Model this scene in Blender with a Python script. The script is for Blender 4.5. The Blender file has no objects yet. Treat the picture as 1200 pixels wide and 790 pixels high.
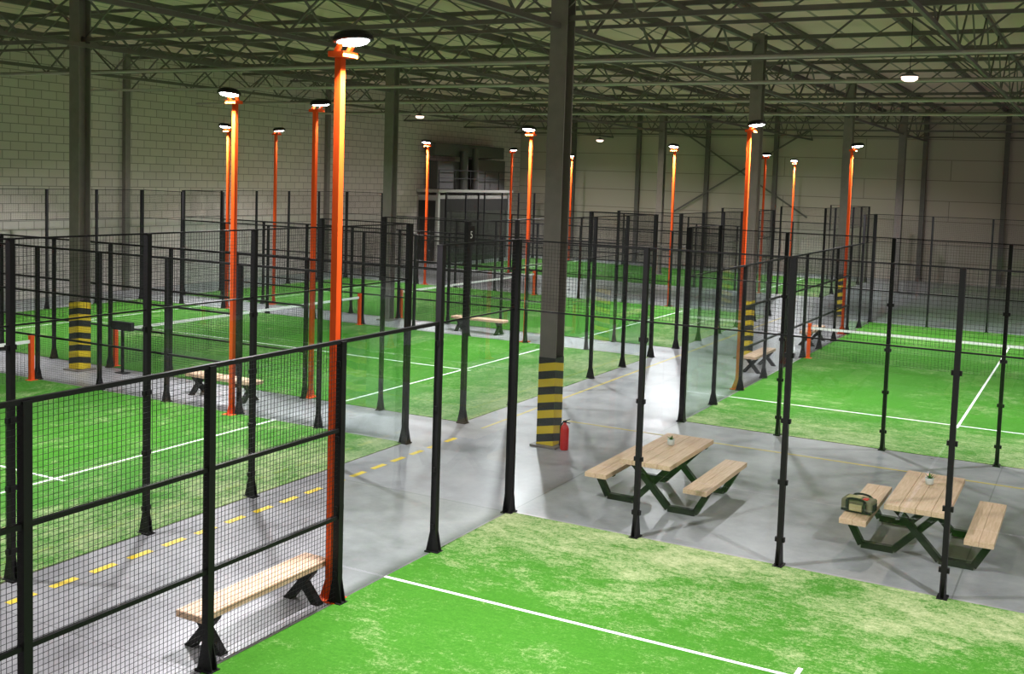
import bpy, bmesh, math, random
import numpy as np
from mathutils import Vector, Matrix
random.seed(4)
SC=bpy.context.scene; COL=SC.collection
# ---------------------------------------------------------------- camera
def Rm(yaw,pitch,roll):
    f=np.array([math.cos(yaw)*math.cos(pitch),math.sin(yaw)*math.cos(pitch),math.sin(pitch)])
    r=np.array([math.sin(yaw),-math.cos(yaw),0.0]); u=np.cross(r,f)
    c,s=math.cos(roll),math.sin(roll)
    return np.array([c*r+s*u, -s*r+c*u, f])
p=np.array([7.4353,-13.5647,4.8817,2.0546,-0.0763,0.0334,1263.4524,27.9083,-88.8265])
RM=Rm(*p[3:6])
def ray(px,py): return RM.T@np.array([(px-600-p[7])/p[6],-(py-395-p[8])/p[6],1.0])
def at(px,py,z=0.0):
    d=ray(px,py);t=(z-p[2])/d[2];q=p[:3]+t*d;return Vector(q)
cd=bpy.data.cameras.new('camera'); cam=bpy.data.objects.new('camera',cd); COL.objects.link(cam)
cd.sensor_fit='HORIZONTAL'; cd.sensor_width=36; cd.lens=p[6]*36/1200
cd.shift_x=-p[7]/1200; cd.shift_y=p[8]/1200; cd.clip_end=300
M=Matrix.Identity(4)
for i in range(3):
    M[i][0]=RM[0][i];M[i][1]=RM[1][i];M[i][2]=-RM[2][i];M[i][3]=p[i]
cam.matrix_world=M; SC.camera=cam
SC.view_settings.view_transform='Standard'
# ---------------------------------------------------------------- materials
def nodes(m): m.use_nodes=True; return m.node_tree.nodes,m.node_tree.links
def mathn(n,l):
    def mth(op,a,bb=0.0,clamp=False):
        q=n.new('ShaderNodeMath');q.operation=op;q.use_clamp=clamp
        for i,v in enumerate((a,bb)):
            if isinstance(v,(int,float)):q.inputs[i].default_value=v
            else:l.new(v,q.inputs[i])
        return q.outputs[0]
    return mth
def mat(name,col,rough=.5,metal=0,noise=0,scale=8,bump=0,spec=.5):
    m=bpy.data.materials.new(name);n,l=nodes(m);b=n['Principled BSDF']
    b.inputs['Roughness'].default_value=rough;b.inputs['Metallic'].default_value=metal
    b.inputs['Specular IOR Level'].default_value=spec
    tc=n.new('ShaderNodeTexCoord');nz=n.new('ShaderNodeTexNoise');nz.inputs['Scale'].default_value=scale;nz.inputs['Detail'].default_value=5
    l.new(tc.outputs['Object'],nz.inputs['Vector'])
    mx=n.new('ShaderNodeMix');mx.data_type='RGBA'
    mx.inputs['A'].default_value=(*[x*(1-noise) for x in col],1);mx.inputs['B'].default_value=(*[min(1,x*(1+noise)) for x in col],1)
    l.new(nz.outputs['Fac'],mx.inputs['Factor']);l.new(mx.outputs['Result'],b.inputs['Base Color'])
    if bump:
        bp=n.new('ShaderNodeBump');bp.inputs['Strength'].default_value=bump;l.new(nz.outputs['Fac'],bp.inputs['Height']);l.new(bp.outputs['Normal'],b.inputs['Normal'])
    return m
def emit(name,col,s):
    m=bpy.data.materials.new(name);n,l=nodes(m);b=n['Principled BSDF']
    b.inputs['Base Color'].default_value=(*col,1);b.inputs['Emission Color'].default_value=(*col,1);b.inputs['Emission Strength'].default_value=s;return m
BLACK=mat('black_powder_coat',(.010,.009,.010),.5,0,.2,30,0,.22)
WIRE=mat('black_wire',(.011,.011,.012),.5,0,0,8,0,.25)
ORANGE=mat('orange_paint',(.80,.085,.008),.55,0,.08,6,0,.2)
STEEL=mat('grey_steel',(.19,.165,.15),.5,0,.2,5)
TRUSS=mat('truss_paint',(.125,.108,.098),.6,0,.25,4)
CONDUIT=mat('galvanised_conduit',(.44,.40,.38),.45,.2,.1,5)
WHITE=mat('white_line',(.85,.86,.85),.8,0,.06,20)
PALE=mat('pale_frame_paint',(.36,.34,.315),.7,0,.08,3)
YELLOW=mat('yellow_floor_paint',(.84,.60,.03),.5,0,.15,9)
YELLOWF=mat('worn_yellow_floor_paint',(.55,.43,.10),.5,0,.35,7)
RED=mat('red_enamel',(.6,.012,.01),.3)
GREYM=mat('grey_machine',(.10,.095,.092),.5,.2,.2,8)
DARK=mat('opening_shade',(.035,.033,.03),.8,0,0,8,0,.1)  # dark colour standing in for the shade inside the plant room openings
POT=mat('pale_ceramic',(.62,.63,.6),.4,0,.05,10)
LEAF=mat('leaf',(.07,.22,.03),.5,0,.3,30)
SOIL=mat('soil',(.03,.02,.012),.9)
BAGGREY=mat('olive_tan_canvas',(.17,.15,.09),.85,0,.25,40,.2)
BAGTAN=mat('pale_tan_canvas',(.50,.43,.22),.85,0,.2,40)
BAGBLACK=mat('black_webbing',(.015,.015,.014),.8)
LED=emit('led_panel',(.93,.93,1.0),30)
BAY=emit('high_bay_lens',(1,.72,.6),2.2)
def wood():
    m=bpy.data.materials.new('larch_wood');n,l=nodes(m);b=n['Principled BSDF'];b.inputs['Roughness'].default_value=.55
    tc=n.new('ShaderNodeTexCoord');mp=n.new('ShaderNodeMapping');mp.inputs['Scale'].default_value=(14,1.2,14)
    nz=n.new('ShaderNodeTexNoise');nz.inputs['Scale'].default_value=2.5;nz.inputs['Detail'].default_value=8;nz.inputs['Distortion'].default_value=.6
    cr=n.new('ShaderNodeValToRGB');cr.color_ramp.elements[0].position=.25;cr.color_ramp.elements[0].color=(.60,.37,.225,1);cr.color_ramp.elements[1].position=.75;cr.color_ramp.elements[1].color=(.83,.58,.41,1)
    l.new(tc.outputs['Object'],mp.inputs['Vector']);l.new(mp.outputs['Vector'],nz.inputs['Vector']);l.new(nz.outputs['Fac'],cr.inputs['Fac']);l.new(cr.outputs['Color'],b.inputs['Base Color']);return m
WOOD=wood()
def glass():
    m=bpy.data.materials.new('tempered_glass');n,l=nodes(m);n.clear();mth=mathn(n,l)
    o=n.new('ShaderNodeOutputMaterial');t=n.new('ShaderNodeBsdfTransparent');t.inputs['Color'].default_value=(.85,.895,.885,1)
    g=n.new('ShaderNodeBsdfGlossy');g.inputs['Roughness'].default_value=.01;g.inputs['Color'].default_value=(.9,.95,.92,1)
    geo=n.new('ShaderNodeNewGeometry');dt=n.new('ShaderNodeVectorMath');dt.operation='DOT_PRODUCT'
    l.new(geo.outputs['Normal'],dt.inputs[0]);l.new(geo.outputs['Incoming'],dt.inputs[1])
    f=mth('ADD',mth('MULTIPLY',mth('POWER',mth('SUBTRACT',1.0,mth('ABSOLUTE',dt.outputs['Value'])),4.0),.9),.042)   # Schlick, both faces of a pane
    x=n.new('ShaderNodeMixShader');l.new(f,x.inputs['Fac']);l.new(t.outputs[0],x.inputs[1]);l.new(g.outputs[0],x.inputs[2]);l.new(x.outputs[0],o.inputs['Surface']);return m
GLASS=glass()
def turf(name,sand_axis,sand_pos,sgn,extra=0.0):
    m=bpy.data.materials.new(name);n,l=nodes(m);mth=mathn(n,l);b=n['Principled BSDF'];b.inputs['Roughness'].default_value=.95;b.inputs['Specular IOR Level'].default_value=.1
    geo=n.new('ShaderNodeNewGeometry')
    def noise(sc,de,ro,stretch=None,dist=0):
        q=n.new('ShaderNodeTexNoise');q.inputs['Scale'].default_value=sc;q.inputs['Detail'].default_value=de;q.inputs['Roughness'].default_value=ro;q.inputs['Distortion'].default_value=dist
        if stretch:
            mp=n.new('ShaderNodeMapping');mp.inputs['Scale'].default_value=stretch;l.new(geo.outputs['Position'],mp.inputs['Vector']);l.new(mp.outputs['Vector'],q.inputs['Vector'])
        else: l.new(geo.outputs['Position'],q.inputs['Vector'])
        return q.outputs['Fac']
    st=(.75,1.25,1) if sand_axis==1 else (1.25,.75,1)
    big=noise(.5,5,.6);fine=noise(32,6,.9);mid=noise(2.1,12,.83,st,.3);streak=noise(10,8,.9,st)
    sep=n.new('ShaderNodeSeparateXYZ');l.new(geo.outputs['Position'],sep.inputs[0])
    dist=mth('MULTIPLY',mth('SUBTRACT',sep.outputs[sand_axis],sand_pos),sgn)      # distance from the wall
    edge=mth('SUBTRACT',1.0,mth('DIVIDE',dist,3.2),True)
    v=mth('ADD',mth('MULTIPLY',big,1.25),mth('MULTIPLY',mid,1.85))
    v=mth('ADD',v,mth('MULTIPLY',fine,1.7));v=mth('ADD',v,mth('MULTIPLY',streak,1.5))
    v=mth('ADD',v,mth('MULTIPLY',edge,.42))
    v=mth('MULTIPLY',mth('SUBTRACT',v,3.30-extra),1.5,True)
    mx=n.new('ShaderNodeMix');mx.data_type='RGBA';mx.inputs['B'].default_value=(.48,.49,.28,1)
    gm=n.new('ShaderNodeMix');gm.data_type='RGBA';gm.inputs['A'].default_value=(.027,.115,.009,1);gm.inputs['B'].default_value=(.085,.30,.028,1)
    l.new(mth('ADD',mth('MULTIPLY',mth('SUBTRACT',fine,.3),1.2),mth('MULTIPLY',mth('SUBTRACT',streak,.4),.9),True),gm.inputs['Factor']);l.new(gm.outputs['Result'],mx.inputs['A'])
    l.new(mth('MULTIPLY',v,.78),mx.inputs['Factor']);l.new(mx.outputs['Result'],b.inputs['Base Color']);return m
YBW=7.28; XA=-3.58
TURF_N=turf('turf_near',1,0,-1,.03); TURF_B=turf('turf_right',1,YBW,1,.06); TURF_L=turf('turf_left',0,XA,-1,.06)
def concrete():
    m=bpy.data.materials.new('polished_concrete');n,l=nodes(m);mth=mathn(n,l);b=n['Principled BSDF']
    geo=n.new('ShaderNodeNewGeometry')
    def noise(sc,de,ro):
        q=n.new('ShaderNodeTexNoise');q.inputs['Scale'].default_value=sc;q.inputs['Detail'].default_value=de;q.inputs['Roughness'].default_value=ro;l.new(geo.outputs['Position'],q.inputs['Vector']);return q.outputs['Fac']
    a=noise(.45,8,.64);s=noise(1.5,10,.76)
    v=mth('ADD',mth('MULTIPLY',a,.55),mth('MULTIPLY',s,.45))
    cr=n.new('ShaderNodeValToRGB');cr.color_ramp.elements[0].position=.35;cr.color_ramp.elements[0].color=(.185,.18,.19,1);cr.color_ramp.elements[1].position=.63;cr.color_ramp.elements[1].color=(.41,.40,.415,1)
    l.new(v,cr.inputs['Fac'])
    br=n.new('ShaderNodeTexBrick');br.offset=0;br.inputs['Scale'].default_value=1;br.inputs['Brick Width'].default_value=6.1;br.inputs['Row Height'].default_value=6.1;br.inputs['Mortar Size'].default_value=.01
    l.new(geo.outputs['Position'],br.inputs['Vector'])
    mx=n.new('ShaderNodeMix');mx.data_type='RGBA';l.new(mth('MULTIPLY',br.outputs['Fac'],.5),mx.inputs['Factor']);l.new(cr.outputs['Color'],mx.inputs['A']);mx.inputs['B'].default_value=(.08,.08,.08,1)
    l.new(mx.outputs['Result'],b.inputs['Base Color'])
    b.inputs['Specular IOR Level'].default_value=.32
    rr=n.new('ShaderNodeMapRange');rr.inputs['From Min'].default_value=.35;rr.inputs['From Max'].default_value=.65;rr.inputs['To Min'].default_value=.26;rr.inputs['To Max'].default_value=.46;l.new(v,rr.inputs['Value']);l.new(rr.outputs[0],b.inputs['Roughness']);return m
def brickwall(name,c1,c2,mort,bw,bh,ms,axis):
    m=bpy.data.materials.new(name);n,l=nodes(m);b=n['Principled BSDF'];b.inputs['Roughness'].default_value=.8
    geo=n.new('ShaderNodeNewGeometry');sep=n.new('ShaderNodeSeparateXYZ');cmb=n.new('ShaderNodeCombineXYZ')
    l.new(geo.outputs['Position'],sep.inputs[0]);l.new(sep.outputs[axis],cmb.inputs[0]);l.new(sep.outputs[2] if name!='roof_deck' else sep.outputs[1],cmb.inputs[1])
    t=n.new('ShaderNodeTexBrick');t.inputs['Color1'].default_value=(*c1,1);t.inputs['Color2'].default_value=(*c2,1);t.inputs['Mortar'].default_value=(*mort,1)
    t.inputs['Scale'].default_value=1;t.inputs['Mortar Size'].default_value=ms;t.inputs['Brick Width'].default_value=bw;t.inputs['Row Height'].default_value=bh
    l.new(cmb.outputs[0],t.inputs['Vector']);l.new(t.outputs['Color'],b.inputs['Base Color']);return m
BLOCK=brickwall('painted_block',(.58,.51,.47),(.52,.455,.42),(.27,.24,.22),.62,.31,.016,1)
PANEL=brickwall('sandwich_panel',(.48,.415,.35),(.45,.39,.33),(.23,.195,.165),9.0,1.1,.02,0)
DECK=brickwall('roof_deck',(.68,.50,.45),(.62,.46,.415),(.27,.21,.19),1.02,60,.05,0)
def hazard():
    m=bpy.data.materials.new('hazard_stripes');n,l=nodes(m);mth=mathn(n,l);b=n['Principled BSDF'];b.inputs['Roughness'].default_value=.5
    geo=n.new('ShaderNodeNewGeometry');sep=n.new('ShaderNodeSeparateXYZ');l.new(geo.outputs['Position'],sep.inputs[0])
    s=mth('ADD',sep.outputs[2],mth('MULTIPLY',mth('SUBTRACT',sep.outputs[1],sep.outputs[0]),.18))
    w=mth('LESS_THAN',mth('FRACT',mth('DIVIDE',s,.29)),.5)
    mx=n.new('ShaderNodeMix');mx.data_type='RGBA';mx.inputs['A'].default_value=(.02,.02,.02,1);mx.inputs['B'].default_value=(.76,.55,.02,1)
    l.new(w,mx.inputs['Factor']);l.new(mx.outputs['Result'],b.inputs['Base Color']);return m
HAZ=hazard(); CONC=concrete()
# ---------------------------------------------------------------- mesh helpers
class MB:
    def __init__(s): s.v=[];s.f=[]
    def add(s,vs,fs):
        k=len(s.v);s.v+=[tuple(v) for v in vs];s.f+=[tuple(i+k for i in f) for f in fs];return s
    def box(s,x0,x1,y0,y1,z0,z1):
        return s.add([(x0,y0,z0),(x1,y0,z0),(x1,y1,z0),(x0,y1,z0),(x0,y0,z1),(x1,y0,z1),(x1,y1,z1),(x0,y1,z1)],[(0,3,2,1),(4,5,6,7),(0,1,5,4),(1,2,6,5),(2,3,7,6),(3,0,4,7)])
    def bar(s,a,b,w,h=None,up=(0,0,1)):
        h=h or w;a=Vector(a);b=Vector(b);d=(b-a).normalized();u=Vector(up)
        if abs(d.dot(u))>.98:u=Vector((0,1,0))
        r=d.cross(u).normalized();u=r.cross(d)
        c=[r*(i*w/2)+u*(j*h/2) for i,j in ((-1,-1),(1,-1),(1,1),(-1,1))]
        return s.add([a+q for q in c]+[b+q for q in c],[(0,1,2,3),(7,6,5,4),(0,4,5,1),(1,5,6,2),(2,6,7,3),(3,7,4,0)])
    def cyl(s,a,b,r,n=12,r2=None):
        a=Vector(a);b=Vector(b);r2=r if r2 is None else r2;d=(b-a).normalized();u=Vector((1,0,0)) if abs(d.x)<.9 else Vector((0,1,0))
        x=d.cross(u).normalized();y=d.cross(x);vs=[]
        for q,rr in ((a,r),(b,r2)):
            for i in range(n):
                t=2*math.pi*i/n;vs.append(q+x*math.cos(t)*rr+y*math.sin(t)*rr)
        return s.add(vs,[(i,(i+1)%n,n+(i+1)%n,n+i) for i in range(n)]+[tuple(range(n-1,-1,-1)),tuple(range(n,2*n))])
    def lathe(s,pr,n=20,c=(0,0,0)):
        vs=[];fs=[]
        for r_,z in pr:
            for i in range(n):
                t=2*math.pi*i/n;vs.append((c[0]+r_*math.cos(t),c[1]+r_*math.sin(t),c[2]+z))
        for j in range(len(pr)-1):
            for i in range(n):fs.append((j*n+i,j*n+(i+1)%n,(j+1)*n+(i+1)%n,(j+1)*n+i))
        fs.append(tuple(range(n-1,-1,-1)));fs.append(tuple((len(pr)-1)*n+i for i in range(n)))
        return s.add(vs,fs)
    def mesh(s,name,m):
        me=bpy.data.meshes.new(name);me.from_pydata(s.v,[],s.f);me.materials.append(m);me.update()
        bm=bmesh.new();bm.from_mesh(me);bmesh.ops.recalc_face_normals(bm,faces=bm.faces);bm.to_mesh(me);bm.free();return me
def link(name,me,parent=None,loc=(0,0,0),rz=0):
    o=bpy.data.objects.new(name,me);COL.objects.link(o);o.parent=parent;o.location=loc;o.rotation_euler=(0,0,rz);return o
def build(mb,name,m,parent=None,loc=(0,0,0),rz=0,bevel=0,smooth=False):
    me=mb.mesh(name,m)
    if smooth:
        for q in me.polygons:q.use_smooth=True
    o=link(name,me,parent,loc,rz)
    if bevel:
        b=o.modifiers.new('bevel','BEVEL');b.width=bevel;b.segments=2;b.limit_method='ANGLE'
    return o
def tag(o,label,cat,group=None):
    o['label']=label;o['category']=cat
    if group:o['group']=group
    return o
def thing(name,label,cat,loc=(0,0,0),rz=0,group=None):
    return tag(link(name,None,None,loc,rz),label,cat,group)
def struct(o): o['kind']='structure';return o
_cache={}
def cached(key,fn,m):
    if key not in _cache:_cache[key]=fn().mesh(key.split('|')[0],m)
    return _cache[key]
# ---------------------------------------------------------------- building shell
XL,XR,YF,YB=-26.3,18.0,48.0,-22.0; HC=9.3
struct(build(MB().box(XL,XR,YB,YF,-.2,0),'floor',CONC))
struct(build(MB().box(XL,XR,YB,YF,HC,HC+.2),'ceiling',DECK))
struct(build(MB().box(XL-.3,XL,YB,YF+.3,-.2,HC+.2),'wall_left',BLOCK))
struct(build(MB().box(XL,XR,YF,YF+.3,-.2,HC+.2),'wall_far',PANEL))
tn=0
def trim(mb,m=TRUSS):
    global tn;tn+=1;return struct(build(mb,'trim_%d'%tn,m))
for i in range(14):      # purlins under the deck
    x=-25+i*3.06;trim(MB().box(x-.05,x+.05,YB,YF,HC-.2,HC))
for x in (-22.4,-18,-13.6,-9.5,-5.4,-1.35,2.7,6.8,10.9):      # wall columns
    trim(MB().box(x-.12,x+.12,YF-.25,YF,0,HC))
for y in (16.1,28.3): trim(MB().box(XL,XL+.18,y-.12,y+.12,0,HC),STEEL)
br=thing('wall_brace','dark diagonal steel cross brace on the far panelled wall','brace',(-11.5,YF-.3,0))
for s in (1,-1):
    build(MB().bar((-2*s*2,0,3.2),(2*s*2,0,8.2),.09,.09,(0,1,0)),'brace_bar',TRUSS,br)
# columns
def hsec(h):
    m=MB();w=.165
    m.box(-w,w,-w,-w+.025,0,h);m.box(-w,w,w-.025,w,0,h);m.box(-.01,.01,-w+.02,w-.02,0,h);return m
HC_ME=hsec(HC-.2).mesh('shaft',STEEL)
HZ_ME=MB().box(-.17,.17,-.17,.17,.04,1.65).mesh('hazard_wrap',HAZ)
BP_ME=MB().box(-.26,.26,-.26,.26,0,.035).mesh('base_plate',STEEL)
CL=[(-1.35,3.9,1,'large grey steel column with striped hazard wrap beside the red fire extinguisher'),
(-1.35,16.1,1,'steel column with hazard stripes, second in the row along the aisle'),
(-1.35,28.3,1,'steel column with hazard stripes, third in the row along the aisle'),
(-1.35,40.5,0,'slim distant steel column, last of the row along the aisle'),
(-13.85,3.85,1,'steel column with hazard stripes between the two nearest left courts, by the net posts'),
(-13.6,15.9,0,'plain steel column standing between the second and third left courts'),
(-13.6,28.3,0,'plain steel column behind the third left court'),
(-13.6,40.5,0,'distant steel column in front of the braced far wall')]
for x,y,hz,lb in CL:
    t=thing('steel_column',lb,'column',(x,y,0),0,'hall columns')
    link('shaft',HC_ME,t);link('base_plate',BP_ME,t)
    if hz: link('hazard_wrap',HZ_ME,t)
def truss(length,zb,zt,loc,rz,label,group,panel=1.02,w=.075):
    t=thing('roof_truss',label,'truss',loc,rz,group)
    k='%d_%d_%d_%d'%(length*100,zb*100,zt*100,w*1000)
    link('bottom_chord',cached('bottom_chord|'+k,lambda:MB().bar((0,0,zb),(length,0,zb),w*1.2,w*1.3),TRUSS),t)
    link('top_chord',cached('top_chord|'+k,lambda:MB().bar((0,0,zt),(length,0,zt),w*1.4,w*1.6),TRUSS),t)
    n=int(length/panel+.01)
    for i in range(n):
        up=i%2==0
        me=cached('diagonal|%d%s%s'%(panel*100,k,up),lambda:MB().bar((0,0,zb if up else zt),(panel,0,zt if up else zb),w*.6,w*.6,(0,1,0)),TRUSS)
        link('diagonal',me,t,(i*panel,0,0))
    return t
ordn=['first','second','third','fourth','fifth','sixth','seventh','eighth','ninth','tenth','eleventh','twelfth']
for i,y in enumerate((3.9,7.0,10.0,13.0,16.1,19.2,22.2,25.3,28.3,34.4,40.5,46.6)):
    mainb=i%2==0 or i>8
    truss(42.84,7.75 if mainb else 8.05,8.98,(-26,y,0),0,ordn[i]+' lattice truss from the camera spanning the hall crosswise','crosswise roof trusses',1.53,.068 if mainb else .052)
GY=[(-1.35,'lengthwise lattice girder carried by the column row along the aisle'),(-13.6,'lengthwise lattice girder carried by the column row among the left courts'),
(-7.5,'lengthwise lattice girder midway between the two column rows'),(4.8,'lengthwise lattice girder above the picnic tables and right court'),(-19.8,'lengthwise lattice girder nearest the left block wall')]
for x,lb in GY: truss(52.02,7.6,8.85,(x,-4,0),math.pi/2,lb,'lengthwise roof trusses',1.53,.07 if x!=4.8 else .056)
for i,y in enumerate((8.2,13.5,19.5,25.5)):
    tag(build(MB().cyl((-26,y,7.51),(16,y,7.51),.04,8),'pipe',CONDUIT),ordn[i]+' thin pale service pipe from the camera running crosswise under the trusses','pipe','service pipes')
# plant room in the far left corner
mz=thing('plant_room','dim plant room with a shadowed opening and grey ducts on top in the far left corner','room',(-25.6,40.5,0))
build(MB().box(-.65,.55,-4.2,3.9,0,3.8),'wall_panel',PALE,mz)
build(MB().box(-.68,.8,-4.35,4.0,3.95,4.12),'roof_slab',PALE,mz)
build(MB().box(.54,.58,-4.0,3.7,0,3.6),'doorway_shade',DARK,mz)  # dark slab on the solid wall, shade of the doorway put into colour
build(MB().box(-.6,.5,-4.24,-4.19,0,3.5),'doorway_shade',DARK,mz)  # same dark slab for the shaded opening on the front
for yy in (-4.1,3.8): build(MB().box(.54,.66,yy-.1,yy+.1,0,3.95),'frame_post',PALE,mz)
build(MB().box(-.6,.2,-3.6,-.4,4.12,5.7),'air_unit',GREYM,mz,bevel=.05)
build(MB().box(-.5,.3,.6,3.8,4.12,5.9),'air_unit',GREYM,mz,bevel=.05)
build(MB().box(-.5,.2,-3.9,3.8,6.0,6.7),'duct',GREYM,mz,bevel=.05)
build(MB().cyl((.4,-1.2,4.12),(.4,-1.2,6.3),.25,14),'duct',GREYM,mz);build(MB().cyl((.35,.2,4.12),(.3,.2,6.5),.2,14),'duct',GREYM,mz)
for z in (4.75,5.2): build(MB().bar((.75,-4.3,z),(.75,3.9,z),.04),'guard_rail',BLACK,mz)
for y in range(6): build(MB().bar((.75,-4.3+y*1.64,4.1),(.75,-4.3+y*1.64,5.2),.04),'guard_post',BLACK,mz)
# ---------------------------------------------------------------- turf, lines
def court(name_label,x0,x1,y0,y1,m,lines):
    t=thing('court_turf',name_label,'artificial turf',(0,0,0),0,'court turfs')
    build(MB().box(x0,x1,y0,y1,.001,.012),'pile',m,t)
    for (a,b,c_,d) in lines: build(MB().box(a,b,c_,d,.012,.0145),'court_line',WHITE,t)
w=.05
def left_lines(y0,y1):
    s1,s2=XA-3.05,XA-20+3.05;ym=(y0+y1)/2
    return [(s1-w,s1,y0,y1),(s2,s2+w,y0,y1),(s2+w,s1-w,ym-w/2,ym+w/2),(s1,s1+.2,ym-w/2,ym+w/2)]
LC=[(-7.5,2.5),(4.5,14.5),(16.5,26.5),(35,45)]
LN=['nearest left court','second left court','third left court','farthest left court']
court('bright green worn turf of the nearest court with sand along its back edge',.0,10.0,-20,-.0,TURF_N,[(.0,10.0,-3.05-w,-3.05),(5-w/2,5+w/2,-16,-3.05-w),(5-w/2,5+w/2,-3.05,-2.85)])
court('green turf of the right court behind the picnic tables',.02,9.98,YBW+.02,YBW+19.98,TURF_B,[(.02,9.98,YBW+3.05,YBW+3.1),(.02,9.98,YBW+16.9,YBW+16.95),(5-w/2,5+w/2,YBW+3.1,YBW+16.9),(5-w/2,5+w/2,YBW+2.85,YBW+3.05)])
for (y0,y1),nm in zip(LC,LN):
    court('green sandy turf of the '+nm,XA-19.98,XA-.02,y0+.02,y1-.02,TURF_L,left_lines(y0,y1))
m=MB();y=-11.0
while y<3.2: m.box(-3.07,-2.97,y,y+.35,.001,.003);y+=.56
tag(build(m,'floor_line',YELLOW),'dashed yellow line painted along the aisle floor','floor line')
tag(build(MB().box(-3.05,-2.99,4.3,27,.001,.003),'floor_line',YELLOWF),'solid yellow line continuing the aisle edge toward the far end','floor line')
tag(build(MB().box(-2.2,10,5.86,5.92,.001,.003),'floor_line',YELLOWF),'yellow line painted across the floor between picnic tables and right court','floor line')
# ---------------------------------------------------------------- fences
def wire_panel(h,pitch=.05,t=.0034):
    m=MB();n=int(2/pitch)
    for i in range(n+1):
        x=.02+i*(1.96/n);m.bar((x,0,.03),(x,0,h),t,t,(0,1,0))
    k=int(h/pitch)
    for j in range(k):
        z=.04+j*pitch;m.bar((.02,.004,z),(1.98,.004,z),t)
    return m
MESH3=wire_panel(3.0).mesh('mesh_panel',WIRE); MESH1=wire_panel(1.0,t=.003).mesh('upper_mesh',WIRE); MESH3F=wire_panel(3.0,t=.0027).mesh('mesh_panel',WIRE)
GLASS_ME=MB().add([(.03,0,.03),(1.97,0,.03),(1.97,0,2.99),(.03,0,2.99)],[(0,1,2,3)]).mesh('glass_panel',GLASS)
RAIL=MB().bar((.0,0,0),(2,0,0),.042,.042).mesh('rail',BLACK)
THIN=MB().bar((.0,0,0),(2,0,0),.02,.02).mesh('top_wire_rail',BLACK)
def post_mb(h,wd):
    m=MB();D=.04;m.box(-wd/2,wd/2,-D,D,.0,h)
    m.box(-wd/2-.03,wd/2+.03,-.1,.1,0,.02)
    for sx in (-1,1):
        x=sx*(wd/2-.006)
        for sy in (-1,1):
            m.add([(x-.006,sy*D,.02),(x-.006,sy*.095,.02),(x-.006,sy*D,.28),(x+.006,sy*D,.02),(x+.006,sy*.095,.02),(x+.006,sy*D,.28)],[(0,1,2),(5,4,3),(0,3,4,1),(1,4,5,2),(2,5,3,0)])
    m.box(-wd/2-.003,wd/2+.003,-D-.003,D+.003,h-.01,h+.004);return m
CLAMP=MB().box(-.062,.062,-.025,.025,-.03,.03).mesh('glass_clamp',BLACK)
def fence(label,loc,rz,segs,clamps=False,wide=.066,corner=.115,skip=(),wires=None):
    t=thing('court_fence',label,'fence',loc,rz,'court fences')
    hs=[{'G4':4,'G3':3,'M3':3,'M4':4,None:0}[s] for s in segs]
    for i in range(len(segs)+1):
        h=max(hs[i-1] if i else 0,hs[i] if i<len(segs) else 0)
        if not h or i in skip: continue
        wd=corner if i in (0,len(segs)) else wide
        po=link('post',cached('post|%d_%d'%(h,wd*1000),lambda:post_mb(h,wd),BLACK),t,(i*2,0,0))
        if clamps and ((i and segs[i-1] and segs[i-1][0]=='G') or (i<len(segs) and segs[i] and segs[i][0]=='G')):
            for z in (.35,1.1,1.9,2.75): link('glass_clamp',CLAMP,po,(0,0,z))
    for i,s in enumerate(segs):
        X=(i*2,0,0)
        if s is None: continue
        if s[0]=='G':
            link('glass_panel',GLASS_ME,t,X);link('rail',RAIL if s=='G3' else THIN,t,(i*2,0,3.0))
        else:
            link('mesh_panel',wires or MESH3F,t,X)
            for z in (1,2,3): link('rail',RAIL,t,(i*2,0,z))
        if s[1]=='4':
            link('upper_mesh',MESH1,t,(i*2,0,3.0));link('top_rail',THIN,t,(i*2,0,4.0))
    return t
H=math.pi/2
END=['G4']*5; SIDE=['G4','G3']+['M3']*6+['G3','G4']
fence('glass back fence of the nearest court in front of the picnic tables',(0,0,0),0,END,True)
fence('side fence of the nearest court, glass then black mesh, beside the near wooden bench',(0,0,0),-H,['G4','G3','M3','M3','M3','M3'],True,skip=(0,),wide=.08,wires=MESH3)
fence('glass front fence of the right court behind the picnic tables',(0,YBW,0),0,END,True)
fence('aisle side fence of the right court, glass then black mesh',(0,YBW,0),H,SIDE,skip=(0,10))
fence('far end fence of the right court',(0,YBW+20,0),0,END)
for (y0,y1),nm in zip(LC,LN):
    fence('aisle end glass fence of the '+nm,(XA,y1,0),-H,END,nm!=LN[3])
    fence('left end fence of the %s along the block wall'%nm,(XA-20,y1,0),-H,END)
    if y0>0: fence('camera side mesh fence of the '+nm,(XA,y0,0),math.pi,SIDE,skip=(0,10))
    fence('far side mesh fence of the '+nm,(XA,y1,0),math.pi,SIDE,skip=(0,10))
# ---------------------------------------------------------------- nets
def net_mb(L):
    m=MB();n=int(L/.09)
    for i in range(n+1): m.bar((i*L/n,0,.03),(i*L/n,0,.86),.004,.004,(0,1,0))
    for j in range(19): m.bar((0,0,.04+j*.045),(L,0,.04+j*.045),.004)
    return m
NETM=net_mb(9.7).mesh('net_mesh',WIRE); TAPE=MB().box(0,9.7,-.012,.012,.85,.92).mesh('net_tape',WHITE)
NPOST=MB().box(-.045,.045,-.045,.045,0,1.0).box(-.1,.1,-.09,.09,0,.02).box(-.05,.05,-.05,.05,.99,1.015).mesh('net_post',ORANGE)
def net(label,loc,rz):
    t=thing('court_net',label,'net',loc,rz,'court nets')
    link('net_mesh',NETM,t,(.15,0,0));link('net_tape',TAPE,t,(.15,0,0))
    link('net_post',NPOST,t,(.16,0,0));link('net_post',NPOST,t,(9.84,0,0))
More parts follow.
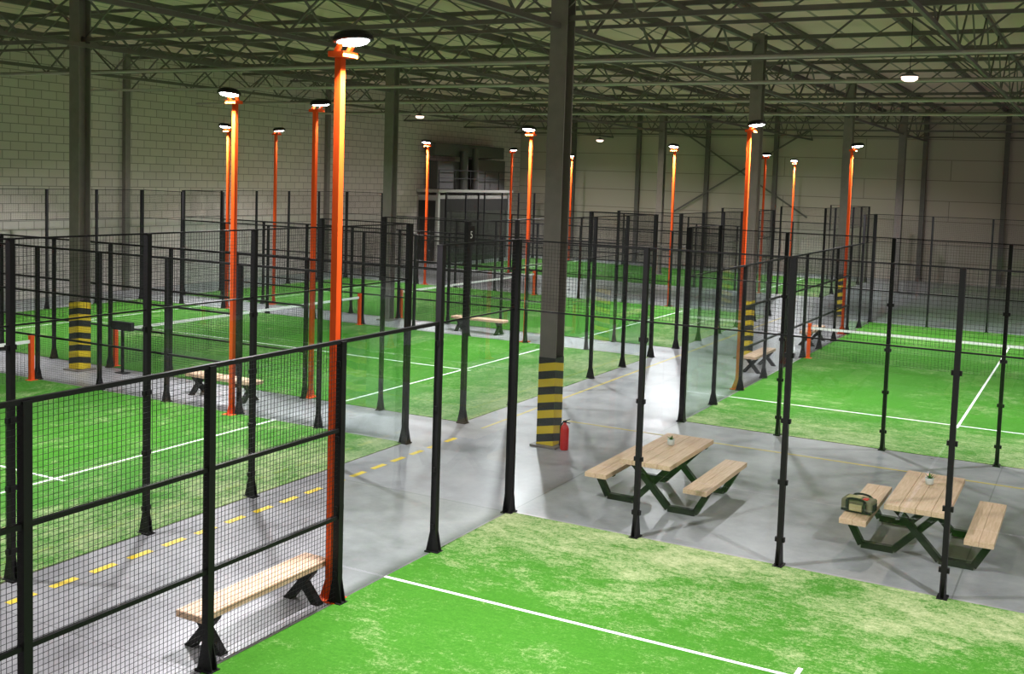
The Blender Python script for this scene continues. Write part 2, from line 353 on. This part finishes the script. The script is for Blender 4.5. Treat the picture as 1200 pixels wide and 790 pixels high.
for (y0,y1),nm in zip(LC[:3],LN): net('white taped net with orange posts across the '+nm,(XA-10,y0,0),H)
net('white taped net with orange posts across the right court',(0,YBW+10,0),0)
sb=thing('score_box','small black box on a thin stem right of the leftmost striped column','box',(-12.75,4.15,0))
build(MB().bar((0,0,0),(0,0,1.03),.05),'stem',BLACK,sb);build(MB().box(-.32,.32,-.06,.06,1.02,1.22),'case',BLACK,sb,bevel=.01);build(MB().box(-.15,.15,-.1,.1,0,.02),'foot',BLACK,sb)
# ---------------------------------------------------------------- lamp posts
HP=6.16
POLE=MB().box(-.042,.042,-.042,.042,.02,HP).mesh('pole',ORANGE)
def gus(s): return ([(s*.042,-.006,.02),(s*.14,-.006,.02),(s*.042,-.006,.3),(s*.042,.006,.02),(s*.14,.006,.02),(s*.042,.006,.3)],[(0,1,2),(5,4,3),(0,3,4,1),(1,4,5,2),(2,5,3,0)])
PLATE=MB().box(-.15,.15,-.12,.12,0,.02).add(*gus(1)).add(*gus(-1)).mesh('base_plate',ORANGE)
ARM=MB().box(-.07,.14,-.13,.13,HP-.02,HP+.04).bar((.0,-.1,HP),(.1,-.1,HP+.15),.045).bar((.0,.1,HP),(.1,.1,HP+.15),.045).mesh('arm',ORANGE)
HEAD=MB().lathe([(.04,.11),(.13,.105),(.19,.08),(.225,.035),(.228,.0),(.21,-.008)][::-1],28).mesh('lamp_head',BLACK)
LEDM=MB().lathe([(.12,-.04),(.16,-.028),(.18,-.007)],28).mesh('led_panel',LED)
def lamp(x,y,rz,label,power=640):
    t=thing('lamp_post',label,'lamp post',(x,y,0),rz,'orange lamp posts')
    link('base_plate',PLATE,t);link('pole',POLE,t);link('arm',ARM,t)
    h=link('lamp_head',HEAD,t,(.17,0,HP+.16));h.rotation_euler=(0,-.12,0)
    link('led_panel',LEDM,h)
    ld=bpy.data.lights.new('lamp_light','AREA');ld.shape='DISK';ld.size=.34;ld.energy=power;ld.color=(.99,.96,1);ld.spread=math.radians(130)
    lo=bpy.data.objects.new('lamp_light',ld);COL.objects.link(lo)
    d=Vector((math.cos(rz),math.sin(rz),0))
    lo.location=Vector((x,y,HP+.06))+d*.24
    lo.rotation_euler=(d*.45+Vector((0,0,-1))).to_track_quat('-Z','Y').to_euler()
lamp(-.13,-3.96,0,'orange lamp post nearest the camera, rising beside the long near bench')
lamp(10.16,-4,math.pi,'orange lamp post on the right side of the nearest court')
lamp(10.16,-16,math.pi,'orange lamp post at the camera end of the nearest court, right side')
lamp(-.16,-16,0,'orange lamp post at the camera end of the nearest court, aisle side')
lamp(-.1,YBW+4.1,0,'orange lamp post at the front aisle side of the right court')
lamp(-.16,YBW+16,0,'orange lamp post at the far aisle side of the right court')
lamp(10.16,YBW+4,math.pi,'orange lamp post at the front outer side of the right court')
lamp(10.16,YBW+16,math.pi,'orange lamp post at the far outer side of the right court')
xa,xb=XA-4.1,XA-16
LL=[(xa,2.40,-H,'orange lamp post on the far side of the nearest left court, aisle half'),(xa+.16,4.62,H,'orange lamp post on the camera side of the second left court, aisle half'),
(xb,2.66,-H,'orange lamp post on the far side of the nearest left court, wall half'),(xb,4.34,H,'orange lamp post on the camera side of the second left court, wall half'),
(xa,14.66,-H,'orange lamp post on the far side of the second left court, aisle half'),(xa,16.34,H,'orange lamp post on the camera side of the third left court, aisle half'),
(xb,14.66,-H,'orange lamp post on the far side of the second left court, wall half'),(xb+.4,16.62,H,'orange lamp post on the camera side of the third left court, wall half'),
(xa,26.66,-H,'orange lamp post on the far side of the third left court, aisle half'),(xb+.3,26.66,-H,'orange lamp post in front of the dim plant room'),
(xb,34.84,H,'orange lamp post on the camera side of the farthest left court, wall half'),(xa+1.3,34.84,H,'orange lamp post on the camera side of the farthest left court, aisle half'),
(xb-1.6,45.16,-H,'orange lamp post on the far side of the farthest left court, wall half'),(xa,45.16,-H,'orange lamp post on the far side of the farthest left court, aisle half'),
(xa,-7.66,H,'orange lamp post on the camera side of the nearest left court')]
for a in LL: lamp(*a)
def bay(px,py,z,label,power=280):
    q=at(px,py,z)
    t=thing('high_bay_light',label,'ceiling light',q,0,'high bay lights')
    build(MB().lathe([(.19,.0),(.19,.03),(.08,.07),(.05,.12)],18),'housing',GREYM,t);build(MB().lathe([(.10,-.1),(.17,-.06),(.18,0)],18),'lens',BAY,t)
    build(MB().cyl((0,0,.1),(0,0,HC-.0-z),.008,6),'hanger',BLACK,t)
    ld=bpy.data.lights.new('bay_light','AREA');ld.shape='DISK';ld.size=.18;ld.energy=power;ld.color=(1,.84,.74)
    lo=bpy.data.objects.new('bay_light',ld);COL.objects.link(lo);lo.location=(q.x,q.y,q.z-.12)
bay(1066,90,7.35,'high bay light hanging in front of the right trusses')
bay(492,136,7.3,'high bay light hanging above the plant room corner')
bay(703,164,6.9,'small high bay light right of the large column near the far wall')
# ---------------------------------------------------------------- benches
SEAT=MB().box(-.18,.18,-.95,.95,.385,.46).mesh('seat',WOOD)
def xleg():
    m=MB();m.bar((-.2,0,.0),(.13,0,.385),.085,.09,(0,1,0));m.bar((.2,0,.0),(-.13,0,.385),.085,.09,(0,1,0))
    m.box(-.25,-.14,-.05,.05,0,.02).box(.14,.25,-.05,.05,0,.02).box(-.16,.16,-.045,.045,.36,.385);return m
XL_ME=xleg().mesh('leg',BLACK)
def bench(x,y,rz,label,sy=1.0):
    t=thing('bench',label,'bench',(x,y,0),rz,'wooden benches')
    s=link('seat',SEAT,t);s.scale=(1,sy,1);b=s.modifiers.new('b','BEVEL');b.width=.008
    for q in (-.72,.72): link('leg',XL_ME,t,(0,q*sy,0))
e0=at(226,731,.46);e1=at(377,659,.46);cc=(e0+e1)/2
bench(min(cc.x,-.36),cc.y+.16,0,'long pale wooden bench on black crossed legs beside the nearest lamp post',(e1-e0).length/1.9)
q=at(244,470);bench(q.x,3.5,H,'wooden bench between the two nearest left courts')
q=at(578,386);bench(q.x,15.45,H,'wooden bench between the second and third left courts')
bench(-.5,14.6,0,'wooden bench beside the second striped column')
bench(-.5,20.5,0,'wooden bench beside the third striped column')
# ---------------------------------------------------------------- picnic tables
PL=2.0
def picnic(x,y,rz,label):
    t=thing('picnic_table',label,'picnic table',(x,y,0),rz,'picnic tables')
    for k in range(4): build(MB().box(-.4+k*.2+.0025,-.2+k*.2-.0025,-PL/2,PL/2,.68,.75),'top_plank',WOOD,t,bevel=.003)
    for s in (-1,1):
        for k in range(2): build(MB().box(s*.79-.18+k*.18+.002,s*.79+k*.18-.002,-PL/2,PL/2,.39,.46),'seat_plank',WOOD,t,bevel=.003)
    for yy in (-.68,.68):
        for s in (-1,1):
            o_=yy+s*.045
            m=MB();pts=[(-.91*s,o_,.385),(-.72*s,o_,.045),(-.30*s,o_,.045),(.30*s,o_,.67)]
            for a,b in zip(pts,pts[1:]): m.bar(a,b,.088,.088,(0,1,0))
            m.box(min(-.95*s,-.63*s),max(-.95*s,-.63*s),o_-.044,o_+.044,.36,.39)
            m.box(min(.12*s,.38*s),max(.12*s,.38*s),o_-.044,o_+.044,.65,.68)
            build(m,'frame_leg',BLACK,t)
    return t
def mean(*a):
    v=Vector((0,0,0))
    for b in a: v+=b
    return v/len(a)
t1=mean(at(728,540,.75),at(790,549,.75),at(838,514,.75),at(775,505,.75))
t2=mean(at(1040,595,.75),at(1110,605,.75),at(1129,559,.75),at(1063,548,.75))
picnic(t1.x,t1.y,0,'wooden picnic table on black steel frame nearer the striped column')
picnic(t2.x,t2.y,0,'wooden picnic table on black steel frame with the olive bag on its bench')
def plant(px,py,label):
    q=at(px,py,.752);t=thing('potted_plant',label,'plant',(q.x,q.y,.752),0,'table plants')
    build(MB().lathe([(.04,0),(.055,.02),(.06,.095),(.056,.10),(.05,.095),(.045,.085)],16),'pot',POT,t,smooth=True)
    build(MB().lathe([(.046,.08),(.044,.088)],12),'soil',SOIL,t)
    m=MB()
    for k in range(20):
        a=random.random()*6.28;e=random.uniform(.6,1.5);L=random.uniform(.05,.11);d=Vector((math.cos(a)*math.cos(e),math.sin(a)*math.cos(e),math.sin(e)))
        s=Vector((-math.sin(a),math.cos(a),0))*.011;b0=Vector((0,0,.085));mid=b0+d*L*.55;tip=b0+d*L-Vector((0,0,.012))
        m.add([b0,mid+s,tip,mid-s],[(0,1,2,3)])
    build(m,'leaves',LEAF,t)
plant(786,522,'small potted plant on the picnic table nearer the striped column')
plant(1089,568,'small potted plant on the picnic table that has the bag')
# bag on the bench
bg=thing('bag','olive tan bag with black straps lying on the left bench of the picnic table','bag',(t2.x-.80,t2.y-.52,.461),-.12)
def rbox(name,m,x0,x1,y0,y1,z0,z1,r):
    o=build(MB().box(x0,x1,y0,y1,z0,z1),name,m,bg);b=o.modifiers.new('b','BEVEL');b.width=r;b.segments=4;return o
rbox('body',BAGGREY,-.21,.21,-.14,.14,0,.18,.03)
rbox('top_panel',BAGTAN,-.16,.02,-.08,.08,.165,.19,.01)
rbox('cloth',RED,.06,.13,-.06,.04,.165,.192,.01)
rbox('end_panel',BAGBLACK,-.222,-.195,-.09,.09,.03,.13,.01);rbox('end_panel',BAGBLACK,.195,.222,-.09,.09,.03,.13,.01)
rbox('pocket',BAGTAN,-.09,.09,-.165,-.13,.03,.12,.012)
build(MB().bar((-.2,-.143,.03),(.2,-.143,.03),.03),'trim_band',BAGBLACK,bg)
for s in (-1,1):
    for x in (-.12,.12): build(MB().box(x-.016,x+.016,s*.15-.018,s*.15+.018,.02,.175),'strap',BAGBLACK,bg)
    hm=MB()
    for k in range(8):
        a0=math.pi*k/8;a1=math.pi*(k+1)/8;hm.bar((.12*math.cos(a0),s*.145,.17+.03*math.sin(a0)),(.12*math.cos(a1),s*.145,.17+.03*math.sin(a1)),.028,.012,(0,1,0))
    build(hm,'handle',BAGBLACK,bg)
q=at(661,527)
ex=thing('fire_extinguisher','red fire extinguisher standing on the floor beside the striped column','fire extinguisher',(q.x,q.y,0))
build(MB().lathe([(.07,0),(.078,.015),(.078,.38),(.06,.44),(.03,.47),(.03,.5)],18),'cylinder',RED,ex,smooth=True)
build(MB().box(-.03,.03,-.02,.02,.5,.53).bar((0,0,.53),(.1,0,.57),.025,.012).bar((0,0,.51),(.1,0,.5),.025,.012),'valve',BLACK,ex)
build(MB().cyl((-.03,0,.51),(-.09,0,.42),.012,8).cyl((-.09,0,.42),(-.092,0,.15),.012,8).cyl((-.092,0,.15),(-.092,0,.06),.018,8),'hose',BLACK,ex)
def board(x,y,label,txt):
    t=thing('court_sign',label,'sign',(x,y,3.5),H)
    build(MB().box(-.13,.13,.0,.02,.05,.42),'board',BLACK,t)
    fc=bpy.data.curves.new('txt','FONT');fc.body=txt;fc.size=.2;fc.align_x='CENTER'
    fo=bpy.data.objects.new('tmp',fc);COL.objects.link(fo);bpy.context.view_layer.update()
    me=bpy.data.meshes.new_from_object(fo.evaluated_get(bpy.context.evaluated_depsgraph_get()));bpy.data.objects.remove(fo)
    me.materials.clear();me.materials.append(WHITE)
    o=link('numeral',me,t,(0,-.003,.18));o.rotation_euler=(H,0,0)
board(XA+.08,4.5,'black court number board reading 5 on the corner post of the second left court','5')
# ---------------------------------------------------------------- world
wd=bpy.data.worlds.new('world');SC.world=wd;wd.use_nodes=True
wd.node_tree.nodes['Background'].inputs[0].default_value=(1,.90,.87,1);wd.node_tree.nodes['Background'].inputs[1].default_value=.30
